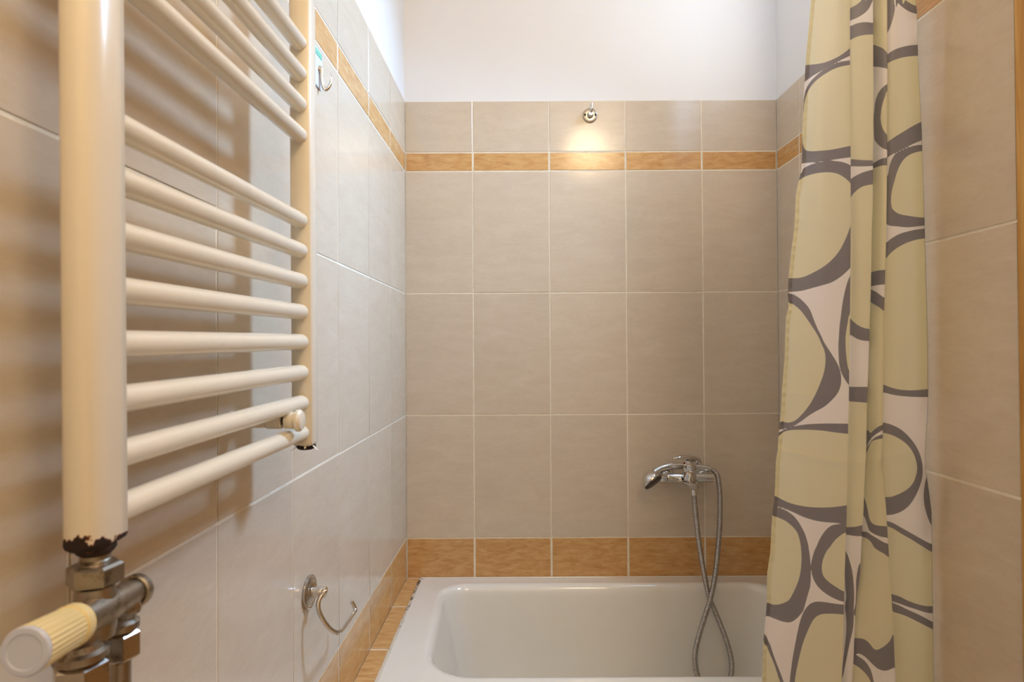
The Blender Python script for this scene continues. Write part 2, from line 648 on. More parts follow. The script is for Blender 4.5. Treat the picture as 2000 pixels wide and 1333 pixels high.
# tiled ledge between the left wall and the bath
Z_RIM = at(1080, 1127.5, YB).z
LEDGE_OUT = lambda y: np.interp(y, [1.30, 1.989], [at(734.7, 1333, 1.37).x - 0.002, at(821.7, 1129, YB).x])
mb = MB()
ringz = lambda z: [Vector((xl(YS) + 0.001, YS, z)), Vector((LEDGE_OUT(YS), YS, z)), Vector((LEDGE_OUT(YB), YB - 0.001, z)), Vector((xl(YB) + 0.001, YB - 0.001, z))]
mb.rings([ringz(0.001), ringz(Z_RIM - GD)])
ledge = struct('trim_1', mb, M_GROUT)
for a, b in ((YS, 1.519), (1.519, 1.769), (1.769, YB - 0.003)):
    j = 0.0025
    q = [(xl(a + j) + 0.0016, a + j), (LEDGE_OUT(a + j) - 0.003, a + j), (LEDGE_OUT(b - j) - 0.003, b - j), (xl(b - j) + 0.0016, b - j)]
    cx, cyy = sum(p[0] for p in q) / 4, sum(p[1] for p in q) / 4
    mb = MB()
    mb.rings([[(p[0], p[1], Z_RIM - GD) for p in q], [(p[0], p[1], Z_RIM - 0.0004) for p in q],
              [(p[0] + (cx - p[0]) * 0.012, p[1] + (cyy - p[1]) * 0.008, Z_RIM) for p in q]], False, True)
    o = mb.build('border_tile', M_OCHRE, ledge, 0)

# ------------------------------------------------------------------ ceiling lamp (out of frame; its reflection shows in the tiles)
LX, LY = 0.535, -0.28
lamp = thing('ceiling_light', (LX, LY, CEIL), 'round warm glass ceiling lamp on the white ceiling in front of the bath', 'lamp')
mb = MB(); mb.lathe((LX, LY, CEIL), (0, 0, -1), [(0, 0.085), (0.022, 0.085), (0.026, 0.08)]); mb.build('lamp_base', M_WHITE, lamp)
mb = MB(); mb.lathe((LX, LY, CEIL - 0.026), (0, 0, -1), [(0.0, 0.05), (0.01, 0.075), (0.035, 0.09), (0.065, 0.088), (0.09, 0.07), (0.108, 0.04), (0.114, 0.012)]); globe = mb.build('lamp_shade', M_LAMP, lamp)
pl = bpy.data.lights.new('lamp_bulb', 'POINT'); pl.energy = LAMP_POWER; pl.color = (1.0, 0.75, 0.45); pl.shadow_soft_size = 0.14
plo = bpy.data.objects.new('lamp_bulb', pl); plo.location = (LX, LY, CEIL - 0.285); C.objects.link(plo)

# ------------------------------------------------------------------ bathtub
TX0, TX1, TY0, TY1 = -0.30, XR2 - 0.003, YS + 0.004, YB - 0.0025


def rrect(x0, x1, y0, y1, rad, z, left=None, n=10, m=14):
    """counter-clockwise rounded rectangle, same number of points for every call; rad = (back left, front left, front right, back right)"""
    if not hasattr(rad, '__len__'):
        rad = (rad,) * 4
    bl, fl, fr, br = rad
    pts = []

    def arc(cx, cy_, rr, a0):
        for k in range(n + 1):
            w = math.radians(a0 + 90 * k / n)
            pts.append((cx + rr * math.cos(w), cy_ + rr * math.sin(w)))

    def edge(b):
        a = pts[-1]
        for k in range(1, m):
            pts.append((a[0] + (b[0] - a[0]) * k / m, a[1] + (b[1] - a[1]) * k / m))
    arc(x1 - br, y1 - br, br, 0)
    edge((x0 + bl, y1)); arc(x0 + bl, y1 - bl, bl, 90)
    edge((x0, y0 + fl)); arc(x0 + fl, y0 + fl, fl, 180)
    edge((x1 - fr, y0)); arc(x1 - fr, y0 + fr, fr, 270)
    edge((x1, y1 - br))
    out = []
    for x, y in pts:
        if left:                                # the bath's left edge follows the ledge line
            t = max(0.0, 1 - (x - x0) / 0.25)
            x = x + (left(y) - x0) * t
        out.append((x, y, z))
    return out


bath = thing('bathtub', ((TX0 + TX1) / 2, (TY0 + TY1) / 2, 0), 'white enamelled bathtub between tiled walls with a flat rim', 'bathtub')
lf = lambda y: LEDGE_OUT(y) + 0.002
LX1 = -0.215                                  # left edge of the basin opening
mb = MB()
rg = []
rg.append(rrect(TX0, TX1, TY0, TY1, 0.012, 0.12, lf))
rg.append(rrect(TX0, TX1, TY0, TY1, 0.012, Z_RIM - 0.008, lf))
rg.append(rrect(TX0 + 0.002, TX1 - 0.002, TY0 + 0.002, TY1 - 0.002, 0.012, Z_RIM - 0.002, lf))
rg.append(rrect(TX0 + 0.006, TX1 - 0.006, TY0 + 0.006, TY1 - 0.006, 0.014, Z_RIM, lf))
rg.append(rrect(TX0 + 0.009, TX1 - 0.009, TY0 + 0.009, TY1 - 0.009, 0.016, Z_RIM, lf))
OP = (LX1, TX1 - 0.06, 1.392, 1.921)
RD = (0.085, 0.125, 0.1, 0.085)


def opening(ins, z, extra=0.0, back=0.0, front=0.0, lft=0.0):
    return rrect(OP[0] + ins + lft, OP[1] - ins - extra, OP[2] + ins + front, OP[3] - ins - back, [max(0.03, q - ins * 0.4) for q in RD], z, lambda y: OP[0] + ins + lft + 0.05 * (1.75 - y) * 0.55)


for ins, dz in ((-0.026, 0.0), (-0.019, 0.0008), (-0.012, 0.0012), (-0.006, 0.0), (0.0, -0.004), (0.0045, -0.010), (0.008, -0.019), (0.011, -0.035)):
    rg.append(opening(ins, Z_RIM + dz))
for ins, dz in ((0.020, -0.10), (0.032, -0.19), (0.046, -0.28), (0.062, -0.335), (0.085, -0.366), (0.12, -0.378), (0.18, -0.382)):
    rg.append(opening(ins, Z_RIM + dz, lft=ins * 0.4))
mb.rings(rg, False, True)
mb.build('shell', M_TUB, bath, 50)
mb = MB(); mb.lathe((0.72, 1.66, Z_RIM - 0.3815), (0, 0, 1), [(0, 0.03), (0.002, 0.03), (0.003, 0.026), (0.001, 0.02)]); mb.build('drain', M_CHROME, bath)
# sealant bead along the ledge and the back wall
pts = [Vector((LEDGE_OUT(y) + 0.0005, y, Z_RIM + 0.0004)) for y in np.linspace(YS + 0.01, YB - 0.006, 40)]
mb = MB(); mb.tube(pts, [0.0042 + 0.0012 * math.sin(i * 1.9) * math.sin(i * 0.7) for i in range(40)], 8, True, 0.5); o = mb.build('sealant', M_SEAL, bath)
mb = MB(); mb.tube([Vector((x, YB - 0.0045, Z_RIM + 0.0005)) for x in np.linspace(LEDGE_OUT(YB), TX1, 30)], 0.0032, 8, True, 0.6); mb.build('sealant', M_TUB, bath)

# ------------------------------------------------------------------ towel radiator
RC, RE = 0.028025, 0.013423
RY = 0.6665
rx_axis = lambda y: -0.32236 + RC * y
RUNG_Z = [0.18035, 0.13762, 0.09466, 0.05117, 0.00891, -0.0343, -0.07735, -0.11973]
RUNG_UP = [0.3005, 0.3440, 0.3875, 0.4310, 0.553, 0.596, 0.639, 0.682]
Y_N, Y_F = 0.470, 0.863                       # flat inner faces of the two uprights
rad_origin = Vector((rx_axis(RY), RY, CAM_Z - 0.1435))
rad = thing('towel_radiator', rad_origin, 'cream towel radiator with round rungs on the left tiled wall', 'radiator')
rad.rotation_euler = (RE, 0, -math.atan(RC))


def zl(rel):                                   # fitted rung height (at y = 0.85) -> radiator coordinates
    return rel - RE * (0.85 - RY) + 0.1435


def local_build(mb, name, mat, root, smooth=35):
    o = mb.build(name, mat, None, smooth)
    o.parent = root
    return o


def upright(y_flat, s, z0, z1):
    """D-shaped collector; s = -1 bulges towards the camera, +1 away; mesh origin at its lower end"""
    mb = MB()
    hw, dp, c = 0.0146, 0.040, 0.0022

    def ring(z, k):
        p = []
        for q in range(17):
            w = math.pi * q / 16
            ex = 0.72
            px_ = (hw - k) * math.copysign(abs(math.cos(w)) ** ex, math.cos(w))
            py_ = 0.012 + (dp - 0.012 - k) * math.sin(w) ** ex if 0 < q < 16 else 0.012
            p.append((px_, py_ * s, z))
        p += [(-(hw - k), (c + k) * s, z), (-(hw - k - c), k * s, z), (hw - k - c, k * s, z), (hw - k, (c + k) * s, z)]
        return p
    mb.rings([ring(0, 0.0035), ring(0.0022, 0.0008), ring(0.0045, 0), ring(z1 - z0 - 0.004, 0), ring(z1 - z0, 0.003)])
    o = local_build(mb, 'upright', M_CHIP, rad, 50)
    o.location = (0, y_flat - RY, z0)
    # rusty threaded end below the chipped paint
    mb = MB()
    cy_ = 0.017 * s
    mb.lathe((0, cy_, 0.0005), (0, 0, -1), [(0, 0.0135), (0.003, 0.0138), (0.0055, 0.0122), (0.007, 0.0095)], 20)
    e = mb.build('rusty_end', M_RUST, None, 40)
    e.parent = o
    tag(e, 'black rusted lower end of the upright')
    return o


up_n = upright(Y_N, -1, 0.0015, 0.868)
up_f = upright(Y_F, 1, 0.0015, 0.868)
for rel in RUNG_Z + RUNG_UP:
    mb = MB()
    mb.tube([(0, Y_N - RY - 0.002, 0), (0, Y_N - RY + 0.002, 0), (0, 0, 0), (0, Y_F - RY - 0.002, 0), (0, Y_F - RY + 0.002, 0)], 0.0111, 28, False)
    o = local_build(mb, 'rung', M_CREAM, rad)
    o.location = (0, 0, zl(rel))
# wall bracket clamped between the two lowest rungs
by = 0.803
bz = at(588, 822, by).z
bx_w = xl(by)
br_dir = Vector((1, 0, 0))
mb = MB(); mb.lathe((bx_w + 0.0005, by, bz), br_dir, [(0, 0.0135), (0.003, 0.013), (0.0045, 0.0095), (0.048, 0.0095)], 24); brk = mb.build('bracket', M_CREAM, rad)
mb = MB(); mb.lathe((bx_w + 0.048, by, bz), br_dir, [(0, 0.0095), (0.002, 0.011), (0.020, 0.0108), (0.021, 0.0095)], 24); mb.build('sleeve', M_CREAM, brk)
mb = MB(); mb.lathe((bx_w + 0.069, by, bz), br_dir, [(0, 0.006), (0.004, 0.006)], 16); mb.build('screw', M_DARK, brk)
mb = MB(); mb.lathe((bx_w + 0.073, by, bz), br_dir, [(0, 0.0105), (0.011, 0.0112), (0.012, 0.0098), (0.0145, 0.0098), (0.015, 0.0145), (0.0185, 0.0148), (0.022, 0.012), (0.0235, 0.006)], 28); mb.build('knob', M_CREAM, brk)
# flakes of paint hanging at the far lower end
fo = full_matrix(up_f)
mb = MB()
for k, (a, ln) in enumerate(((-2.4, 0.013), (-1.3, 0.011), (-0.4, 0.014), (0.3, 0.009))):
    c0 = Vector((0.012 * math.cos(a), 0.017 + 0.012 * math.sin(a), 0.0005))
    d = Vector((math.cos(a) * 0.8, math.sin(a) * 0.8, -0.55 + 0.3 * (k % 2))).normalized()
    sd = d.cross(Vector((0, 0, 1))).normalized() * 0.0016
    p = [c0, c0 + d * ln * 0.5 + Vector((0, 0, -0.001)), c0 + d * ln]
    mb.rings([[p[0] + sd, p[0] - sd, p[0] - sd + Vector((0, 0, 0.0005)), p[0] + sd + Vector((0, 0, 0.0005))],
              [p[1] + sd * 0.8, p[1] - sd * 0.8, p[1] - sd * 0.8 + Vector((0, 0, 0.0005)), p[1] + sd * 0.8 + Vector((0, 0, 0.0005))],
              [p[2] + sd * 0.15, p[2] - sd * 0.15, p[2] - sd * 0.15 + Vector((0, 0, 0.0004)), p[2] + sd * 0.15 + Vector((0, 0, 0.0004))]])
fl = mb.build('paint_flake', M_CREAM, None, 0)
fl.parent = up_f

# ------------------------------------------------------------------ thermostatic valve below the near upright
bpy.context.view_layer.update()
tip = full_matrix(up_n) @ Vector((0, -0.017, -0.0065))
vx, vy, vz = tip.x, tip.y, tip.z
valve = thing('radiator_valve', (vx, vy, vz - 0.10), 'aged nickel radiator valve with cream thermostatic knob under the towel radiator', 'valve')
Zd = Vector((0, 0, -1))


def hexnut(name, x, y, ztop, h, rad_, mat, rot=0.0, parent=valve):
    mb = MB()
    rings = []
    for dz, q in ((0, 0.86), (0.0018, 1.0), (h - 0.0018, 1.0), (h, 0.88)):
        rings.append([(x + rad_ * q * math.cos(rot + k * math.pi / 3), y + rad_ * q * math.sin(rot + k * math.pi / 3), ztop - dz) for k in range(6)])
    mb.rings(rings)
    return mb.build(name, mat, parent, 20)


mb = MB(); mb.lathe((vx, vy, vz - 0.0003), Zd, [(0, 0.0102), (0.0032, 0.0098), (0.004, 0.0106), (0.006, 0.0098), (0.0085, 0.0106)], 20); mb.build('threaded_neck', M_NICKEL, valve)
hexnut('hex_nut', vx, vy, vz - 0.0072, 0.0155, 0.0186, M_NICKEL, 0.35)
AX_A, AX_B = at(255, 1160, 0.487), at(47, 1275, 0.374)
axv = (AX_A - AX_B).normalized()               # axis of the cross piece, from the knob to the end cap


def on_axis(y):
    return AX_B + axv * ((y - AX_B.y) / axv.y)


zc = on_axis(vy).z
mb = MB()
mb.lathe((vx + 0.002, vy - 0.003, vz - 0.0229), Zd, [(0, 0.0125), (0.006, 0.0135), (vz - 0.0229 - zc + 0.012, 0.0138), (vz - 0.0229 - zc + 0.020, 0.0125)], 24)
mb.lathe(on_axis(vy - 0.030), axv, [(0, 0.0112), (0.012, 0.0116), (0.030, 0.0122), (0.055, 0.0108), (0.066, 0.0104)], 24)
mb.lathe((vx, vy - 0.020, zc - 0.016), (0, 1, 0), [(0, 0.0095), (0.004, 0.0118), (0.048, 0.0112), (0.052, 0.0085)], 22)
mb.build('valve_body', M_NICKEL, valve)
mb = MB(); mb.lathe(on_axis(vy + 0.0362), axv, [(0, 0.0118), (0.001, 0.0132), (0.007, 0.0132), (0.009, 0.0115), (0.0095, 0.006)], 24); mb.build('end_cap', M_NICKEL, valve)
for yy, rr, ztop in ((vy - 0.015, 0.0172, zc - 0.022), (vy + 0.029, 0.0132, zc - 0.021)):
    mb = MB(); mb.lathe((vx, yy, ztop + 0.004), Zd, [(0, rr * 0.72), (0.004, rr * 0.8), (0.006, rr), (0.011, rr), (0.0125, rr * 0.85)], 26); mb.build('flange', M_NICKEL, valve)
    hexnut('hex_nut', vx, yy, ztop - 0.0090, 0.021, rr * 1.06, M_BRUSHED, 0.2)
    pz = ztop - 0.0305
    mb = MB(); mb.tube(spline([(vx, yy, pz), (vx, yy, pz - 0.15), (vx, yy, pz - 0.42), (vx - 0.006, yy, pz - 0.455), (vx - 0.03, yy, pz - 0.475), (xl(yy) + 0.001, yy, pz - 0.478)], 6), 0.0075, 14); mb.build('pipe', M_NICKEL, valve)
# small side stub
mb = MB(); mb.lathe((vx + 0.004, vy + 0.022, zc - 0.012), (0.5, 1, 0.1), [(0, 0.007), (0.012, 0.0072), (0.014, 0.0055)], 16); mb.build('drain_stub', M_NICKEL, valve)
# knob
hy = vy - 0.0305
hd = -axv
hb0 = on_axis(hy)
mb = MB(); mb.lathe(hb0, hd, [(0, 0.0128), (0.0015, 0.0142), (0.0085, 0.0146), (0.0095, 0.0132)], 40); knob = mb.build('valve_knob', M_PLASTIC, valve)
mb = MB(); mb.lathe(hb0 + hd * 0.0097, hd, [(0, 0.0134), (0.001, 0.0138), (0.032, 0.0147), (0.0365, 0.0149)], 112, True, 28, 0.022); mb.build('ribbed_grip', M_PLASTIC, knob)
mb = MB(); mb.lathe(hb0 + hd * 0.0463, hd, [(0, 0.0149), (0.0014, 0.0151), (0.0026, 0.0140), (0.0028, 0.0110), (0.0022, 0.0104), (0.0022, 0.004)], 40); e = mb.build('knob_cap', M_WHITE, knob); tag(e, 'round white end cap')

# ------------------------------------------------------------------ toilet roll holder
hy0 = 1.088
hc = at(607, 1157, hy0)
hb = Vector((xl(hy0) + 0.0008, hy0, hc.z))
holder = thing('toilet_roll_holder', hb, 'chrome toilet roll holder with a bent wire arm, empty, on the left wall', 'holder')
mb = MB(); mb.lathe(hb, nL, [(0, 0.0292), (0.004, 0.0296), (0.0055, 0.0282), (0.0062, 0.0265), (0.0056, 0.0245), (0.0068, 0.0228), (0.0072, 0.0205), (0.0066, 0.0188), (0.0080, 0.0170), (0.0086, 0.0145), (0.0092, 0.0105)], 44); mb.build('wall_rose', M_BRUSHED, holder)
mb = MB(); mb.lathe(hb + nL * 0.009, nL, [(0, 0.0094), (0.022, 0.0094), (0.023, 0.0089), (0.0235, 0.0070)], 28); mb.build('stem', M_CHROME, holder)
wire = [(637, 1154, 1.086), (629, 1163, 1.080), (622.5, 1176, 1.074), (622, 1190, 1.070), (627, 1204, 1.070), (636, 1219, 1.074), (647, 1231, 1.081), (657, 1236, 1.090), (665, 1234.5, 1.104), (672, 1227, 1.126), (681, 1214, 1.160), (690, 1200.5, 1.192), (693.5, 1193, 1.203), (692, 1186, 1.206), (687, 1175.5, 1.206)]
mb = MB(); mb.tube(spline([at(*p) for p in wire], 6), 0.0040, 14, True, 1.0, True); mb.build('wire_arm', M_CHROME, holder)

# ------------------------------------------------------------------ robe hook on the back wall
kc = at(1152.3, 226, YB)
kb = Vector((kc.x, YB - 0.0005, kc.z))
hook = thing('robe_hook', kb, 'small round chrome hook screwed high on the back wall tile', 'hook')
mb = MB(); mb.lathe(kb, (0, -1, 0), [(0, 0.0236), (0.0035, 0.0238), (0.006, 0.0222), (0.0068, 0.0195), (0.0070, 0.0125)], 40); mb.build('base_plate', M_BRUSHED, hook)
for s in (-1, 1):
    mb = MB(); mb.lathe(kb + Vector((s * 0.0172, -0.0066, 0)), (0, -1, 0), [(0, 0.0042), (0.0009, 0.0040)], 14); mb.build('screw', M_DARK, hook)
mb = MB(); mb.lathe(kb + Vector((0, -0.0066, -0.0005)), (0, -1, 0), [(0, 0.0112), (0.006, 0.0104), (0.018, 0.0092), (0.020, 0.0075)], 24); mb.build('boss', M_CHROME, hook)
mb = MB(); mb.tube(spline([kb + Vector(q) for q in ((0, -0.018, 0.002), (0.0005, -0.026, 0.006), (0.001, -0.029, 0.013), (0.0018, -0.0275, 0.023), (0.0022, -0.027, 0.029))], 6), [0.0062] * 8 + [0.0054] * 8 + [0.0042] * 9, 14, True, 1.0, True); mb.build('peg', M_CHROME, hook)

# ------------------------------------------------------------------ adhesive hook on the left wall
ay = 1.15
ac = at(626, 140, ay)
ab = left_pt(ay / dirL.y, 0.0, at(626, 140, ay).z)
ahook = thing('adhesive_hook', ab, 'clear adhesive hook with a metal curl on the left wall below the border', 'hook')


def leftrel(s, off, z):
    return ab + dirL * s + nL * off + Vector((0, 0, z))


def plate(s0, s1, z0, z1, o0, o1, name, mat, ch=0.004):
    mb = MB()
    rings = []
    for o_, k in ((o0, 0.0), (o1 - 0.0006, 0.0), (o1, 0.0008)):
        a0, a1, b0, b1 = s0 + k, s1 - k, z0 + k, z1 - k
        rings.append([leftrel(*p) for p in ((a0 + ch, o_, b0), (a1 - ch, o_, b0), (a1, o_, b0 + ch), (a1, o_, b1 - ch), (a1 - ch, o_, b1), (a0 + ch, o_, b1), (a0, o_, b1 - ch), (a0, o_, b0 + ch))])
    mb.rings(rings)
    return mb.build(name, mat, ahook, 20)


plate(-0.030, 0.014, -0.034, 0.040, 0.0006, 0.0030, 'backing_plate', M_FROST, 0.007)
plate(-0.026, 0.010, 0.024, 0.036, 0.0031, 0.0037, 'sticker', M_STICK, 0.002)
mb = MB(); mb.tube(spline([leftrel(*q) for q in ((-0.004, 0.0065, 0.004), (-0.003, 0.0068, -0.014), (-0.002, 0.0085, -0.028), (0.000, 0.0125, -0.0345), (0.002, 0.0180, -0.030), (0.004, 0.0215, -0.020), (0.005, 0.0222, -0.008), (0.005, 0.0212, -0.001))], 6), [0.0034] * 30 + [0.003 - 0.0002 * k for k in range(13)], 12, True, 0.9, True); mb.build('metal_curl', M_CHROME, ahook)
mb = MB(); mb.lathe(leftrel(-0.004, 0.0031, 0.002), nL, [(0, 0.0075), (0.003, 0.007), (0.0035, 0.004)], 20); mb.build('rivet', M_CHROME, ahook)

# ------------------------------------------------------------------ bath mixer
ym = 1.915                                     # axis of the mixer body
mc = at(1346, 934, ym)
mixer = thing('bath_mixer', (mc.x, YB, mc.z), 'chrome single lever bath mixer on the back wall above the tub', 'mixer tap')
xa, xb_ = at(1302, 934, ym).x, at(1392, 934, ym).x
mb = MB()
mb.lathe((xa, ym, mc.z), (1, 0, 0), [(0, 0.011), (0.001, 0.0135), (0.006, 0.0142), (0.05, 0.0142), (xb_ - xa - 0.05, 0.0142), (xb_ - xa - 0.006, 0.0142), (xb_ - xa - 0.001, 0.0135), (xb_ - xa, 0.011)], 28)
for xx in (xa + 0.013, xb_ - 0.013):
    mb.lathe((xx, ym, mc.z - 0.001), (0, 1, 0), [(0, 0.0125), (0.03, 0.0125), (YB - ym - 0.012, 0.0118)], 22)
mb.build('body', M_CHROME, mixer)
for xx in (xa + 0.013, xb_ - 0.013):
    mb = MB(); mb.lathe((xx, YB - 0.0008, mc.z - 0.004), (0, -1, 0), [(0, 0.0275), (0.003, 0.0275), (0.009, 0.022), (0.014, 0.0135)], 32); mb.build('wall_rose', M_CHROME, mixer)
cx = at(1346, 925, 1.89).x
ax_ = Vector((0, -0.30, 1)).normalized()       # cartridge leans to the room
cb = at(1346, 938, 1.888)
mb = MB(); mb.lathe(cb - ax_ * 0.012, ax_, [(0, 0.0125), (0.004, 0.0185), (0.012, 0.0205), (0.048, 0.0205), (0.051, 0.0195), (0.053, 0.0165)], 32); mb.build('cartridge_housing', M_CHROME, mixer)
lb = cb + ax_ * 0.0412
mb = MB()
mb.lathe(lb, ax_, [(0, 0.0165), (0.004, 0.0182), (0.012, 0.0175), (0.019, 0.0185), (0.026, 0.015), (0.029, 0.007)], 28)
lever = mb.build('lever', M_CHROME, mixer)
lp = [at(1363, 906, 1.89), at(1360, 899, 1.884), at(1350, 895, 1.872), at(1338, 893.5, 1.858), at(1325, 894, 1.848), at(1314, 896.5, 1.842)]
P = spline(lp, 6)
mb = MB(); mb.tube(P, np.interp(np.linspace(0, 1, len(P)), [0, 0.2, 0.5, 0.8, 1], [0.011, 0.0165, 0.017, 0.012, 0.004]), 16, True, 0.46); mb.build('lever_blade', M_CHROME, lever)
dpt = at(1336.5, 905.5, 1.861)
mb = MB(); mb.lathe(dpt, (-0.25, -1, 0.2), [(0, 0.0034), (0.0012, 0.003)], 16); e = mb.build('temperature_mark', M_RED, lever); tag(e, 'dark red temperature mark')
# spout pointing to the room and outlet for the hose
mb = MB(); sp = spline([at(1340, 941, 1.90), at(1343, 944, 1.88), at(1348, 947, 1.85), at(1352, 949, 1.825), at(1353, 952, 1.815)], 6)
mb.tube(sp, np.interp(np.linspace(0, 1, len(sp)), [0, 0.3, 1], [0.016, 0.0145, 0.0112]), 20, True, 0.72); mb.build('spout', M_CHROME, mixer)
oc = at(1357, 945, 1.895)
mb = MB(); mb.lathe(oc + Vector((0, 0, 0.008)), Zd, [(0, 0.012), (0.012, 0.0135), (0.016, 0.0118), (0.022, 0.0112), (0.024, 0.0095)], 22); mb.build('hose_outlet', M_CHROME, mixer)
mb = MB(); mb.lathe(at(1329, 934.5, 1.902), (-0.35, -1, -0.1), [(0, 0.0055), (0.010, 0.0055), (0.013, 0.0068), (0.018, 0.0066), (0.020, 0.004)], 18); mb.build('diverter_knob', M_CHROME, mixer)
# cradle for the hand shower
cr = at(1349, 915, 1.928)
mb = MB(); mb.tube([at(1352, 929, 1.925), at(1352, 925, 1.930), at(1352, 921.5, 1.934)], 0.0075, 14); mb.build('cradle', M_CHROME, mixer)

# ------------------------------------------------------------------ hand shower with its hose
shower = thing('hand_shower', at(1300, 915, 1.938), 'chrome hand shower resting behind the mixer lever with looping metal hose', 'hand shower')
hp = [at(1389, 917, 1.935), at(1376, 914.5, 1.937), at(1360, 913, 1.938), at(1340, 911.5, 1.938), at(1320, 911, 1.936), at(1303, 913, 1.933), at(1290, 917, 1.929), at(1279, 924, 1.924)]
P = spline(hp, 6)
mb = MB(); mb.tube(P, np.interp(np.linspace(0, 1, len(P)), [0, 0.08, 0.3, 0.6, 0.85, 1.0], [0.0085, 0.010, 0.0098, 0.0112, 0.0125, 0.015]), 20, True, 1.0, True); mb.build('handle', M_CHROME, shower)
fc = at(1275.5, 942, 1.912)
fn = Vector((0.53, -0.47, -0.70)).normalized()
mb = MB(); mb.lathe(fc, -fn, [(0.0, 0.0325), (0.004, 0.0335), (0.012, 0.0318), (0.022, 0.0262), (0.030, 0.0180), (0.035, 0.0095), (0.0368, 0.002)], 40); head = mb.build('shower_head', M_CHROME, shower)
mb = MB(); mb.lathe(fc, fn, [(0, 0.0322), (0.004, 0.0318), (0.006, 0.0285), (0.0064, 0.004)], 40); mb.build('spray_plate', M_FACE, head)
hose_px = [(1356, 962, 1.895), (1357, 985, 1.892), (1360, 1015, 1.890), (1365, 1059, 1.887), (1374, 1115, 1.884), (1384.6, 1165, 1.880), (1398.8, 1201, 1.872), (1413, 1236, 1.866), (1423.6, 1268, 1.861), (1429, 1297, 1.858), (1427, 1322, 1.855),
           (1414, 1346, 1.850), (1394, 1353, 1.846), (1374, 1343, 1.843), (1363, 1322, 1.842), (1358, 1300, 1.842), (1358, 1275, 1.844), (1365, 1243, 1.848), (1375.7, 1208, 1.852), (1386, 1176, 1.857), (1393.5, 1144, 1.864), (1399, 1108, 1.871), (1403, 1066, 1.881), (1406, 1020, 1.891), (1406.3, 973, 1.904), (1404, 945, 1.914), (1400.5, 927.5, 1.925), (1390, 917.3, 1.934)]
P = spline([at(*p) for p in hose_px], 24)
# resample to even steps so that the steel spiral has an even pitch
seg = np.r_[0, np.cumsum(np.linalg.norm(np.diff(P, axis=0), axis=1))]
step = 0.0016
ts = np.arange(0, seg[-1], step)
P = np.stack([np.interp(ts, seg, P[:, k]) for k in range(3)], 1)
rr = np.array([(0.0068, 0.0083, 0.0083)[i % 3] for i in range(len(P))])
mb = MB(); mb.tube(P, rr, 12); mb.build('hose', M_CHROME_DARK, shower, 60)
mb = MB(); mb.lathe(at(1356, 956, 1.8952), Zd, [(0, 0.0098), (0.001, 0.0108), (0.013, 0.0100), (0.020, 0.0086)], 20); mb.build('hose_nut', M_CHROME, shower)

# ------------------------------------------------------------------ shower curtain
E_LEFT = [(-260, 1595), (0, 1584.6), (120, 1574), (200, 1570), (260, 1567.5), (330, 1566), (352, 1561), (380, 1555), (430, 1553), (450, 1551.5), (500, 1545), (550, 1540), (575, 1539), (600, 1541), (620, 1536), (660, 1534), (700, 1533), (760, 1528), (800, 1526), (830, 1523.5), (855, 1521), (880, 1519.5), (900, 1516), (950, 1514.5), (975, 1513), (1000, 1509.5), (1040, 1507), (1080, 1505), (1120, 1499), (1180, 1498), (1230, 1494), (1250, 1491.5), (1290, 1489.5), (1333, 1489), (1500, 1482), (1900, 1470)]
E_F1 = [(-260, 1659), (0, 1660), (120, 1660), (250, 1661), (400, 1661.5), (560, 1660.5), (700, 1659), (760, 1658), (850, 1656), (940, 1655), (1000, 1653.5), (1069, 1651.5), (1160, 1648.5), (1250, 1647), (1333, 1644), (1600, 1636), (1900, 1630)]
E_F2 = [(-260, 1706), (0, 1705), (200, 1706), (400, 1704.5), (440, 1703), (560, 1701), (700, 1696.5), (800, 1693), (880, 1692), (930, 1689), (1000, 1686.5), (1069, 1682), (1120, 1680), (1155, 1675), (1207, 1670), (1287, 1667), (1333, 1664), (1600, 1655), (1900, 1650)]
E_F3 = [(-260, 1732), (0, 1732.5), (100, 1733), (260, 1733), (450, 1731), (560, 1728), (680, 1725.5), (800, 1724.5), (850, 1724), (880, 1723), (905, 1721), (930, 1725), (1000, 1731), (1069, 1735), (1120, 1738), (1200, 1743), (1240, 1745), (1333, 1749), (1600, 1757), (1900, 1765)]
E_R = [(-260, 1785), (0, 1789), (30, 1791), (120, 1793.5), (250, 1800), (340, 1803), (440, 1806), (600, 1810.5), (680, 1812.5), (760, 1813), (800, 1812), (850, 1809.5), (895, 1807.5), (915, 1808), (950, 1813), (1000, 1819.5), (1069, 1820.5), (1150, 1821.5), (1333, 1824), (1600, 1826), (1900, 1828)]
CR = {1: (1540, 0, 5.553), 2: (1540, 220, 5.553), 3: (1520, 440, 5.553), 4: (1520, 640, 5.553), 5: (1500, 820, 5.048), 6: (1480, 1069, 5.05)}


def sh(*parts):
    """closed outline of the print: alternating detail number and its points"""
    out = []
    for c, pts_ in parts:
        ox, oy, s = CR[c]
        out += [(ox + x / s, oy + y / s) for x, y in pts_]
    return out


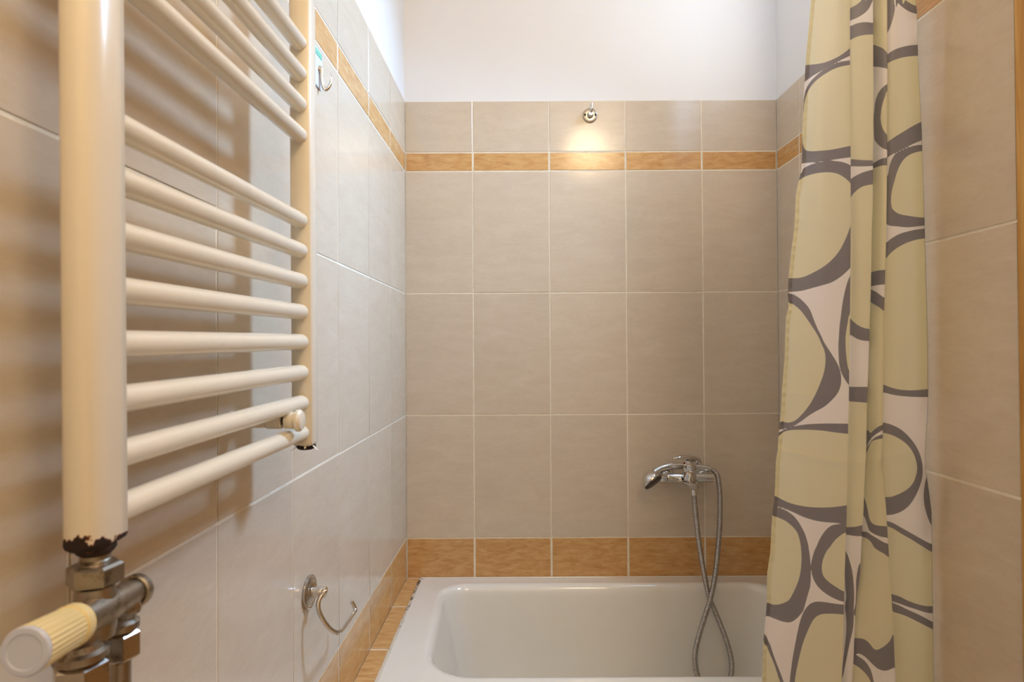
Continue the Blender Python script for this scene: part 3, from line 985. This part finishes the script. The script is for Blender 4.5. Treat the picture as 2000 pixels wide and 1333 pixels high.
# cloth print, panel by panel between the folds: grey outlines and the pale yellow fields inside them
OUT = {
    1: [sh((1, [(60, -1500), (800, -1500), (760, 540), (665, 605), (560, 655), (450, 715), (350, 770), (260, 825), (180, 885), (60, 950)])),
        sh((1, [(800, 640), (665, 655), (580, 668), (500, 695), (420, 735), (340, 790), (270, 850), (215, 920), (185, 985), (165, 1080), (154, 1180)]), (2, [(60, 100), (60, 555), (158, 550), (260, 540), (400, 525), (560, 500), (675, 485), (800, 465)])),
        sh((2, [(800, 660), (675, 575), (620, 548), (560, 532), (480, 527), (400, 530), (300, 548), (220, 575), (160, 610), (135, 660), (40, 740)]), (3, [(-20, 400), (-20, 725), (105, 725), (170, 722), (260, 712), (360, 685), (470, 655), (570, 625), (650, 580), (720, 525), (785, 460), (900, 330)])),
        sh((3, [(-40, 745), (120, 745), (170, 755), (240, 800), (310, 870), (350, 930), (380, 1010), (420, 1110), (470, 1210)]), (4, [(500, 165), (580, 290), (640, 390), (670, 470), (683, 550), (675, 640), (640, 720), (580, 790), (500, 860), (400, 915), (320, 965), (240, 1025), (160, 1070), (100, 1090), (20, 1105), (-100, 1110)])),
        sh((3, [(900, 330), (780, 550), (750, 620), (720, 730), (695, 860), (680, 980), (665, 1100), (657, 1220)]), (4, [(652, 200), (655, 300), (662, 400), (685, 490), (720, 560), (775, 635), (900, 740)])),
        sh((4, [(-100, 1180), (10, 1140), (60, 1115), (130, 1085), (220, 1065), (330, 1050), (500, 1043), (650, 1043), (760, 1045), (900, 1050)]), (5, [(900, 1022), (700, 1018), (600, 1015), (480, 1000), (360, 965), (260, 920), (170, 880), (100, 860), (-50, 850)])),
        sh((5, [(-50, 870), (95, 872), (170, 895), (240, 940), (290, 995), (330, 1060), (365, 1130), (395, 1230)]), (6, [(500, 0), (515, 100), (522, 230), (520, 370), (500, 450), (475, 540), (450, 620), (410, 680), (360, 725), (310, 745), (240, 735), (170, 710), (90, 680), (-60, 660)])),
        sh((5, [(950, 1030), (770, 1028), (700, 1032), (630, 1045), (580, 1080), (540, 1130), (505, 1190), (475, 1260)]), (6, [(575, 0), (545, 80), (527, 180), (535, 270), (565, 350), (620, 420), (700, 480), (780, 520), (850, 542), (1000, 575)])),
        sh((6, [(1000, 585), (850, 570), (760, 560), (660, 545), (580, 540), (520, 560), (480, 600), (440, 670), (410, 760), (380, 900), (350, 1060), (330, 1200), (315, 1400), (330, 2000), (500, 3000), (1000, 3300)])),
        sh((6, [(-80, 780), (65, 860), (100, 920), (125, 970), (150, 1050), (190, 1160), (230, 1260), (255, 1333), (280, 1420), (300, 2000), (200, 3000), (-200, 3300)]))],
    2: [sh((1, [(500, -1500), (1100, -1500), (960, -60), (915, 0), (885, 70), (840, 130), (760, 185), (668, 225), (500, 290)])),
        sh((1, [(500, 330), (668, 285), (740, 255), (830, 240), (915, 248), (1050, 265)]), (2, [(1050, 575), (915, 580), (780, 585), (680, 582), (500, 575)])),
        sh((2, [(560, 840), (680, 720), (740, 680), (820, 645), (915, 620), (1050, 595)]), (4, [(1150, 152), (980, 147), (920, 142), (860, 125), (785, 80), (640, -20)])),
        sh((4, [(640, 645), (775, 645), (975, 645), (1150, 645)]), (5, [(1080, 1140), (920, 1150), (850, 1148), (770, 1135), (640, 1115)])),
        sh((6, [(840, 20), (880, 65), (905, 135), (930, 230), (945, 350), (950, 480), (945, 620), (945, 740), (935, 830), (905, 960), (870, 1130), (840, 1280), (800, 1420), (760, 1900), (840, 1800), (825, 1300), (850, 1050), (872, 850), (872, 700), (860, 600), (872, 500), (864, 400), (852, 250), (846, 100)])),
        sh((6, [(1120, 20), (1010, 160), (985, 230), (970, 330), (970, 420), (965, 560), (955, 680), (1120, 700)]))],
    3: [sh((1, [(820, -1500), (1200, -1500), (1200, 770), (1075, 745), (1000, 730), (925, 722), (820, 705)])),
        sh((1, [(1220, 760), (1075, 905), (1030, 940), (990, 985), (960, 1040), (940, 1110), (930, 1200), (922, 1300)]), (2, [(928, 270), (945, 315), (980, 355), (1020, 385), (1070, 405), (1220, 440)])),
        sh((2, [(800, 600), (920, 548), (960, 525), (1010, 500), (1070, 488), (1220, 460)]), (3, [(1320, 630), (1155, 643), (1080, 650), (1005, 665), (880, 695)])),
        sh((3, [(880, 600), (1005, 695), (1060, 725), (1110, 760), (1145, 785), (1280, 860)]), (4, [(1280, 1040), (1132, 1115), (1090, 1140), (1050, 1165), (1010, 1200), (985, 1235), (860, 1340)])),
        sh((4, [(860, 1480), (975, 1290), (1000, 1245), (1030, 1210), (1075, 1180), (1132, 1160), (1280, 1110)]), (5, [(1320, 1185), (1175, 1165), (1110, 1155), (1050, 1130), (1000, 1095), (975, 1030), (945, 950), (840, 800)])),
        sh((5, [(820, 1085), (930, 1105), (975, 1110), (1020, 1140), (1080, 1175), (1130, 1205), (1180, 1228), (1320, 1290)]), (6, [(1500, 1100), (1345, 1190), (1260, 1222), (1190, 1205), (1140, 1165), (1105, 1130), (1070, 1095), (1030, 1065), (985, 1050), (840, 1025)])),
        sh((6, [(840, 1045), (950, 1062), (1000, 1085), (1050, 1120), (1090, 1170), (1120, 1230), (1145, 1333), (1160, 1420), (1180, 2200), (1000, 3000), (700, 3200)]))],
    4: [sh((1, [(960, -1500), (1140, -1500), (1145, -50), (1155, 50), (1145, 150), (1115, 260), (1075, 350), (960, 500)])),
        sh((1, [(1150, -1500), (1600, -1500), (1600, 190), (1395, 152), (1310, 125), (1240, 80), (1190, 30), (1160, -40)])),
        sh((1, [(940, 720), (1075, 590), (1130, 550), (1200, 520), (1300, 495), (1400, 485), (1560, 475)]), (2, [(1600, 240), (1450, 300), (1340, 345), (1240, 395), (1160, 435), (1080, 482), (940, 575)])),
        sh((2, [(1600, 338), (1455, 350), (1390, 355), (1300, 380), (1210, 420), (1160, 450), (1125, 500), (1095, 580), (1075, 680), (1000, 850), (1000, 1130), (1080, 1220), (1180, 1235), (1300, 1245), (1475, 1225), (1600, 1205)])),
        sh((3, [(1040, 330), (1180, 185), (1250, 130), (1330, 90), (1420, 65), (1500, 48), (1590, 38), (1740, 25)]), (4, [(1760, 750), (1620, 755), (1500, 755), (1400, 750), (1300, 740), (1220, 725), (1145, 705), (1000, 660)])),
        sh((5, [(1000, 0), (1130, 28), (1200, 45), (1280, 80), (1350, 130), (1420, 205), (1470, 280), (1500, 350), (1520, 430), (1525, 520), (1515, 600), (1480, 700), (1440, 780), (1390, 850), (1320, 905), (1240, 935), (1170, 942), (1000, 945)])),
        sh((5, [(1600, 420), (1565, 560), (1545, 640), (1535, 740), (1540, 830), (1560, 920), (1585, 990), (1615, 1045), (1760, 1200), (1800, 500)])),
        sh((5, [(1000, 960), (1175, 1002), (1240, 1025), (1320, 1070), (1400, 1115), (1480, 1160), (1560, 1205), (1620, 1232), (1760, 1290)]), (6, [(1860, 655), (1725, 655), (1650, 645), (1560, 615), (1480, 590), (1400, 560), (1325, 535), (1180, 480)])),
        sh((6, [(1180, 500), (1330, 552), (1400, 580), (1480, 620), (1560, 655), (1640, 695), (1725, 742), (1880, 825), (1880, 3000), (1500, 3300), (1180, 3000)]))],
}
FILL = {
    1: [sh((1, [(60, -1300), (800, -1300), (800, 400), (665, 525), (580, 590), (500, 635), (400, 675), (300, 695), (190, 705), (60, 705)])),
        sh((1, [(800, 690), (665, 705), (560, 725), (480, 755), (400, 800), (330, 850), (270, 905), (220, 975), (190, 1050), (172, 1120), (163, 1200)]), (2, [(146, 120), (150, 230), (153, 310), (162, 365), (185, 405), (240, 420), (340, 415), (450, 405), (560, 385), (675, 360), (800, 335)])),
        sh((2, [(705, 850), (668, 765), (630, 725), (590, 695), (540, 668), (480, 652), (400, 648), (300, 660), (220, 680), (160, 705), (125, 730), (0, 800), (-60, 1200)]), (3, [(-20, 570), (110, 575), (200, 575), (280, 560), (370, 520), (470, 465), (550, 405), (620, 335), (680, 250), (730, 150), (765, 60), (800, -60)])),
        sh((3, [(-60, 845), (130, 850), (190, 880), (250, 935), (310, 1015), (370, 1105)]), (4, [(430, 90), (470, 180), (500, 250), (512, 320), (510, 400), (495, 490), (465, 580), (420, 690), (370, 790), (310, 880), (250, 950), (190, 1005), (130, 1030), (80, 1030), (40, 1018), (-100, 980)])),
        sh((3, [(900, 780), (778, 960), (755, 1050), (735, 1170)]), (4, [(730, 130), (733, 250), (740, 330), (750, 400), (772, 470), (900, 620)])),
        sh((4, [(900, 1170), (755, 1155), (620, 1140), (480, 1120), (360, 1112), (240, 1110), (130, 1115), (60, 1135), (5, 1180), (-100, 1280)]), (5, [(-60, 720), (70, 755), (140, 790), (220, 825), (320, 850), (430, 865), (560, 868), (680, 860), (780, 845), (920, 825)])),
        sh((5, [(-60, 940), (60, 955), (120, 975), (180, 1005), (240, 1055), (285, 1110), (310, 1180), (325, 1260)]), (6, [(425, 0), (432, 100), (425, 220), (405, 320), (370, 410), (335, 480), (300, 530), (230, 562), (160, 570), (90, 548), (-60, 500)])),
        sh((5, [(950, 1080), (770, 1115), (720, 1140), (670, 1180), (630, 1230), (595, 1285)]), (6, [(705, 0), (660, 80), (635, 160), (633, 230), (650, 290), (700, 345), (780, 400), (860, 445), (1000, 500)])),
        sh((6, [(1000, 690), (850, 668), (760, 660), (660, 660), (600, 675), (555, 710), (520, 770), (480, 860), (440, 970), (400, 1130), (375, 1260), (365, 1400), (380, 2000), (540, 2900), (1000, 3150)])),
        sh((6, [(-80, 880), (70, 960), (100, 1010), (130, 1080), (170, 1180), (205, 1290), (220, 1333), (250, 1450), (260, 2000), (160, 2900), (-200, 3150)]))],
    2: [sh((1, [(500, -1300), (900, -1300), (860, -100), (810, -20), (770, 25), (730, 55), (668, 90), (500, 180)])),
        sh((1, [(500, 520), (668, 435), (740, 400), (820, 380), (915, 375), (1050, 368)]), (2, [(1050, 535), (915, 520), (800, 515), (680, 505), (500, 490)])),
        sh((2, [(600, 1080), (680, 915), (730, 855), (790, 810), (850, 790), (915, 780), (1050, 770)]), (3, [(1130, 1135), (985, 1125), (930, 1115), (880, 1095), (830, 1060), (785, 1015), (680, 880)])),
        sh((4, [(640, 795), (770, 803), (870, 810), (965, 818), (1150, 835)]), (5, [(1080, 1005), (930, 1042), (860, 1057), (770, 1062), (640, 1062)]))],
    3: [sh((1, [(820, -1400), (1200, -1400), (1200, 690), (1075, 575), (1030, 530), (980, 505), (920, 485), (820, 460)])),
        sh((1, [(1220, 860), (1075, 985), (1050, 1040), (1025, 1110), (1008, 1180), (1000, 1260)]), (2, [(998, 40), (1000, 80), (1010, 140), (1030, 190), (1065, 235), (1220, 380)])),
        sh((2, [(800, 640), (920, 605), (970, 588), (1020, 575), (1070, 572), (1220, 560)]), (3, [(1320, 465), (1160, 484), (1100, 490), (1050, 500), (1005, 512), (880, 545)])),
        sh((3, [(880, 750), (1000, 832), (1050, 865), (1100, 895), (1145, 930), (1280, 1010)]), (4, [(1280, 980), (1132, 1055), (1080, 1080), (1040, 1110), (1000, 1145), (975, 1115), (860, 980)])),
        sh((4, [(900, 1500), (980, 1310), (1010, 1245), (1050, 1222), (1132, 1205), (1280, 1185)]), (5, [(1320, 1060), (1170, 1053), (1080, 1045), (1030, 1025), (1000, 980), (985, 900), (960, 800), (900, 640)])),
        sh((5, [(820, 1140), (935, 1160), (985, 1180), (1020, 1215), (1050, 1265), (1100, 1300)]), (6, [(1250, 70), (1300, 105), (1480, 180), (1480, 700), (1340, 860), (1300, 930), (1240, 985), (1180, 1015), (1150, 1010), (1120, 975), (1080, 930), (1030, 905), (960, 898), (840, 885)])),
        sh((6, [(840, 1140), (945, 1160), (1000, 1190), (1050, 1235), (1090, 1285), (1115, 1340), (1130, 1420), (1145, 2200), (980, 2900), (700, 3100)]))],
    4: [sh((1, [(1230, -1300), (1600, -1300), (1600, 120), (1390, 65), (1320, 35), (1270, 0), (1230, -60)])),
        sh((1, [(940, 770), (1080, 685), (1140, 655), (1220, 628), (1310, 612), (1405, 605), (1560, 600)]), (2, [(1600, 20), (1440, 100), (1350, 145), (1250, 205), (1160, 260), (1080, 315), (940, 410)])),
        sh((2, [(1600, 398), (1450, 418), (1380, 432), (1310, 460), (1250, 510), (1200, 590), (1170, 670), (1145, 760), (1122, 850), (1112, 940), (1118, 1020), (1140, 1060), (1200, 1100), (1300, 1120), (1400, 1135), (1480, 1140), (1600, 1150)])),
        sh((3, [(1040, 540), (1180, 350), (1240, 285), (1310, 235), (1400, 190), (1500, 158), (1590, 145), (1740, 130)]), (4, [(1760, 645), (1620, 668), (1500, 680), (1400, 682), (1300, 672), (1220, 650), (1145, 620), (1000, 550)])),
        sh((5, [(1000, 100), (1130, 130), (1200, 145), (1270, 175), (1340, 220), (1400, 280), (1440, 350), (1465, 430), (1470, 500), (1450, 580), (1420, 640), (1370, 690), (1300, 730), (1220, 760), (1150, 765), (1000, 775)])),
        sh((5, [(1000, 1010), (1180, 1055), (1240, 1080), (1320, 1130), (1400, 1175), (1480, 1225), (1560, 1275), (1620, 1310), (1760, 1380)]), (6, [(1860, 588), (1725, 585), (1650, 582), (1560, 560), (1480, 530), (1400, 490), (1325, 465), (1180, 410)])),
        sh((6, [(1180, 570), (1335, 640), (1400, 660), (1480, 690), (1560, 730), (1640, 770), (1730, 815), (1880, 895), (1880, 2800), (1500, 3100), (1180, 2800)]))],
}


def signed_distance(P_, poly):
    """positive inside; P_ (N,2), poly smoothed closed outline"""
    Q = spline(poly, 4, True)
    A, B = Q, np.roll(Q, -1, 0)
    best = np.full(len(P_), 1e9)
    inside = np.zeros(len(P_), bool)
    for a, b in zip(A, B):
        d = b - a
        t = np.clip(((P_ - a) @ d) / max(d @ d, 1e-12), 0, 1)
        e = P_ - (a + t[:, None] * d)
        best = np.minimum(best, (e * e).sum(1))
        if a[1] != b[1]:
            cond = (a[1] > P_[:, 1]) != (b[1] > P_[:, 1])
            xi = a[0] + (P_[:, 1] - a[1]) * d[0] / d[1]
            inside ^= cond & (P_[:, 0] < xi)
    s = np.sqrt(best)
    return np.where(inside, s, -s)


def curtain_sheet(name, parent, py_rows, columns, mat, thick=0.0):
    """columns: list of (panel, fn(py) -> (print px, photo px, depth))"""
    nr, nc = len(py_rows), len(columns)
    V, prn, pan = [], [], []
    for py in py_rows:
        for pnl, fn in columns:
            ppx, vpx, dep = fn(py)
            V.append(at(vpx, py, dep))
            prn.append((ppx, py))
            pan.append(pnl)
    Fc = [(i * nc + j, i * nc + j + 1, (i + 1) * nc + j + 1, (i + 1) * nc + j) for i in range(nr - 1) for j in range(nc - 1)]
    mb = MB(); mb.add(V, Fc)
    o = mb.build(name, mat, parent, 180, False)
    prn, pan = np.array(prn), np.array(pan)
    for attr, table in (('print_outline', OUT), ('print_fill', FILL)):
        val = np.full(len(prn), -50.0)
        for pnl, shapes in table.items():
            ix = np.where(pan == pnl)[0]
            for poly in shapes:
                q = np.array(poly)
                lo, hi = q[:, 1].min() - 12, q[:, 1].max() + 12
                jx = ix[(prn[ix, 1] > lo) & (prn[ix, 1] < hi)]
                if len(jx):
                    val[jx] = np.maximum(val[jx], signed_distance(prn[jx], poly))
        at_ = o.data.attributes.new(attr, 'FLOAT', 'POINT')
        at_.data.foreach_set('value', val.astype(np.float32))
    return o


def edge_fn(E):
    a = np.array(E, float)
    return lambda py: float(np.interp(py, a[:, 0], a[:, 1]))


eL, e1, e2, e3, eR = (edge_fn(E) for E in (E_LEFT, E_F1, E_F2, E_F3, E_R))
DC = 1.018                                     # distance of the curtain from the eye


def wob(px_, py):
    """soft waves and the two packing creases across the cloth"""
    w = 0.0016 * math.sin(px_ * 0.045 + py * 0.004) + 0.0011 * math.sin(px_ * 0.09 - py * 0.0065 + 1.3)
    for yc, am in ((772 + 0.05 * (px_ - 1600), 0.0018), (893 + 12 * math.sin((px_ - 1520) * 0.02 - 1.2), 0.0028), (430, 0.0008)):
        w -= am * math.exp(-abs(py - yc) / 7.0)
    return w


columns = []


def add_cols(panel, fr, n, skip_first=False):
    """fr(py, t) -> (print px, photo px, depth)"""
    for k in range(1 if skip_first else 0, n + 1):
        columns.append((panel, (lambda py, t=k / n, fr=fr: fr(py, t))))


def lerp(a, b, t):
    return a + (b - a) * t


def p1(py, t):
    x = lerp(eL(py), e1(py), t)
    d = DC + 0.006 - 0.010 * t - 0.006 * math.sin(math.pi * t) + wob(x, py)
    return x, x, d


def r1(py, t):                                 # turn back behind the first fold
    a = e1(py)
    w = math.pi * t
    return a + 26 * t, a - 7 * (1 - math.cos(w)) * 0.5 + 1.2 * math.sin(w), DC - 0.004 + 0.022 * t + wob(a, py) * (1 - t)


def r1b(py, t):
    a = e1(py)
    return a - 12 + 12 * t - 1.0, a - 7 + 7 * t, DC + 0.0195 - 0.001 * t


def p2(py, t):
    x = lerp(e1(py), e2(py), t)
    return x, x, DC + 0.0185 - 0.009 * t - 0.003 * math.sin(math.pi * t) + 0.6 * wob(x, py)


def r2(py, t):
    a = e2(py)
    return a + 16 * t, a - 5 * t + 1.0 * math.sin(math.pi * t), DC + 0.0095 + 0.012 * t + 0.6 * wob(a, py) * (1 - t)


def r2b(py, t):
    a = e2(py)
    return a - 8 + 8 * t, a - 5 + 5 * t, DC + 0.0225 - 0.003 * t


def p3(py, t):
    x = lerp(e2(py), e3(py), t)
    return x, x, DC + 0.0195 - 0.024 * math.sin(t * math.pi / 2) ** 0.9 + 0.5 * wob(x, py)


def r3(py, t):
    a = e3(py)
    w = math.pi * t
    return a + 26 * t, a - 4.5 * (1 - math.cos(w)) + 1.2 * math.sin(w), DC - 0.0045 + 0.028 * t + 0.5 * wob(a, py) * (1 - t)


def r3b(py, t):
    a = e3(py)
    return a - 12 + 12 * t, a - 9 + 9 * t, DC + 0.0237 - 0.001 * t


def p4(py, t):
    x = lerp(e3(py), eR(py), t)
    return x, x, DC + 0.0225 - 0.011 * math.sin(min(1, t * 2.2) * math.pi / 2) * (1 - t) ** 1.3 + 0.003 * t + 0.5 * wob(x, py)


def r4(py, t):
    a = eR(py)
    return a + 40 * t, a - 34 * t, DC + 0.0255 + 0.008 * math.sin(t * math.pi * 0.5)


add_cols(1, p1, 62)
add_cols(1, r1, 10, True)
add_cols(2, r1b, 5)
add_cols(2, p2, 20, True)
add_cols(2, r2, 6, True)
add_cols(3, r2b, 4)
add_cols(3, p3, 18, True)
add_cols(3, r3, 10, True)
add_cols(4, r3b, 5)
add_cols(4, p4, 34, True)
add_cols(4, r4, 8, True)

rows_py = list(np.arange(-176, 1345, 3.0)) + list(np.arange(1350, 1885, 12.0))
curtain = thing('shower_curtain', at(1655, 1880, DC), 'pale yellow and white shower curtain printed with grey ringed ovals, drawn aside', 'curtain')
sheet = curtain_sheet('cloth', curtain, rows_py, columns, M_CLOTH)
hem_cols = []
for k in range(5):
    def hem(py, t=k / 4):
        x = eL(py) + lerp(-0.6, 7.5, t)
        q = x
        return q, x, p1(py, max(0, (x - eL(py)) / (e1(py) - eL(py))))[2] - 0.0011 * (1 if 0 < k < 4 else 0.25) + 0.0004 * math.sin(py * 0.35)
    hem_cols.append((1, hem))
hem_o = curtain_sheet('hem', curtain, rows_py, hem_cols, M_CLOTH)
tag(hem_o, 'stitched side hem')

# rod above the frame with its rings
RODZ = at(1650, -176, DC + 0.01).z + 0.045
RODY = DC + 0.010
rod = thing('curtain_rod', (0.2, RODY, RODZ), 'white straight curtain rod between the side walls above the curtain', 'rod')
mb = MB(); mb.tube([(xl(RODY) + 0.004, RODY, RODZ), (0.1, RODY, RODZ), (XR - 0.002, RODY, RODZ)], 0.0125, 20); mb.build('bar', M_WHITE, rod)
mb = MB(); mb.lathe((XR - 0.0005, RODY, RODZ), (-1, 0, 0), [(0, 0.026), (0.005, 0.026), (0.012, 0.014)], 24); mb.build('end_flange', M_WHITE, rod)
mb = MB(); mb.lathe((xl(RODY) + 0.0008, RODY, RODZ), (1, 0, 0), [(0, 0.026), (0.005, 0.026), (0.012, 0.014)], 24); mb.build('end_flange', M_WHITE, rod)
ring0 = None
for k, px_ in enumerate((1600, 1640, 1680, 1722, 1755, 1780)):
    xx = at(px_, -176, RODY).x
    if ring0 is None:
        mb = MB()
        P = [Vector((0.0, 0.019 * math.sin(w), 0.024 * math.cos(w) - 0.0105)) for w in np.linspace(0, 2 * math.pi, 30)]
        mb.tube(P, 0.0019, 8, False)
        ring0 = mb.build('curtain_ring', M_WHITE)
        o = ring0
    else:
        o = ring0.copy(); C.objects.link(o)
    o.location = (xx, RODY, RODZ)
    tag(o, 'white plastic curtain ring holding the printed curtain on the rod', 'ring', 'curtain rings')
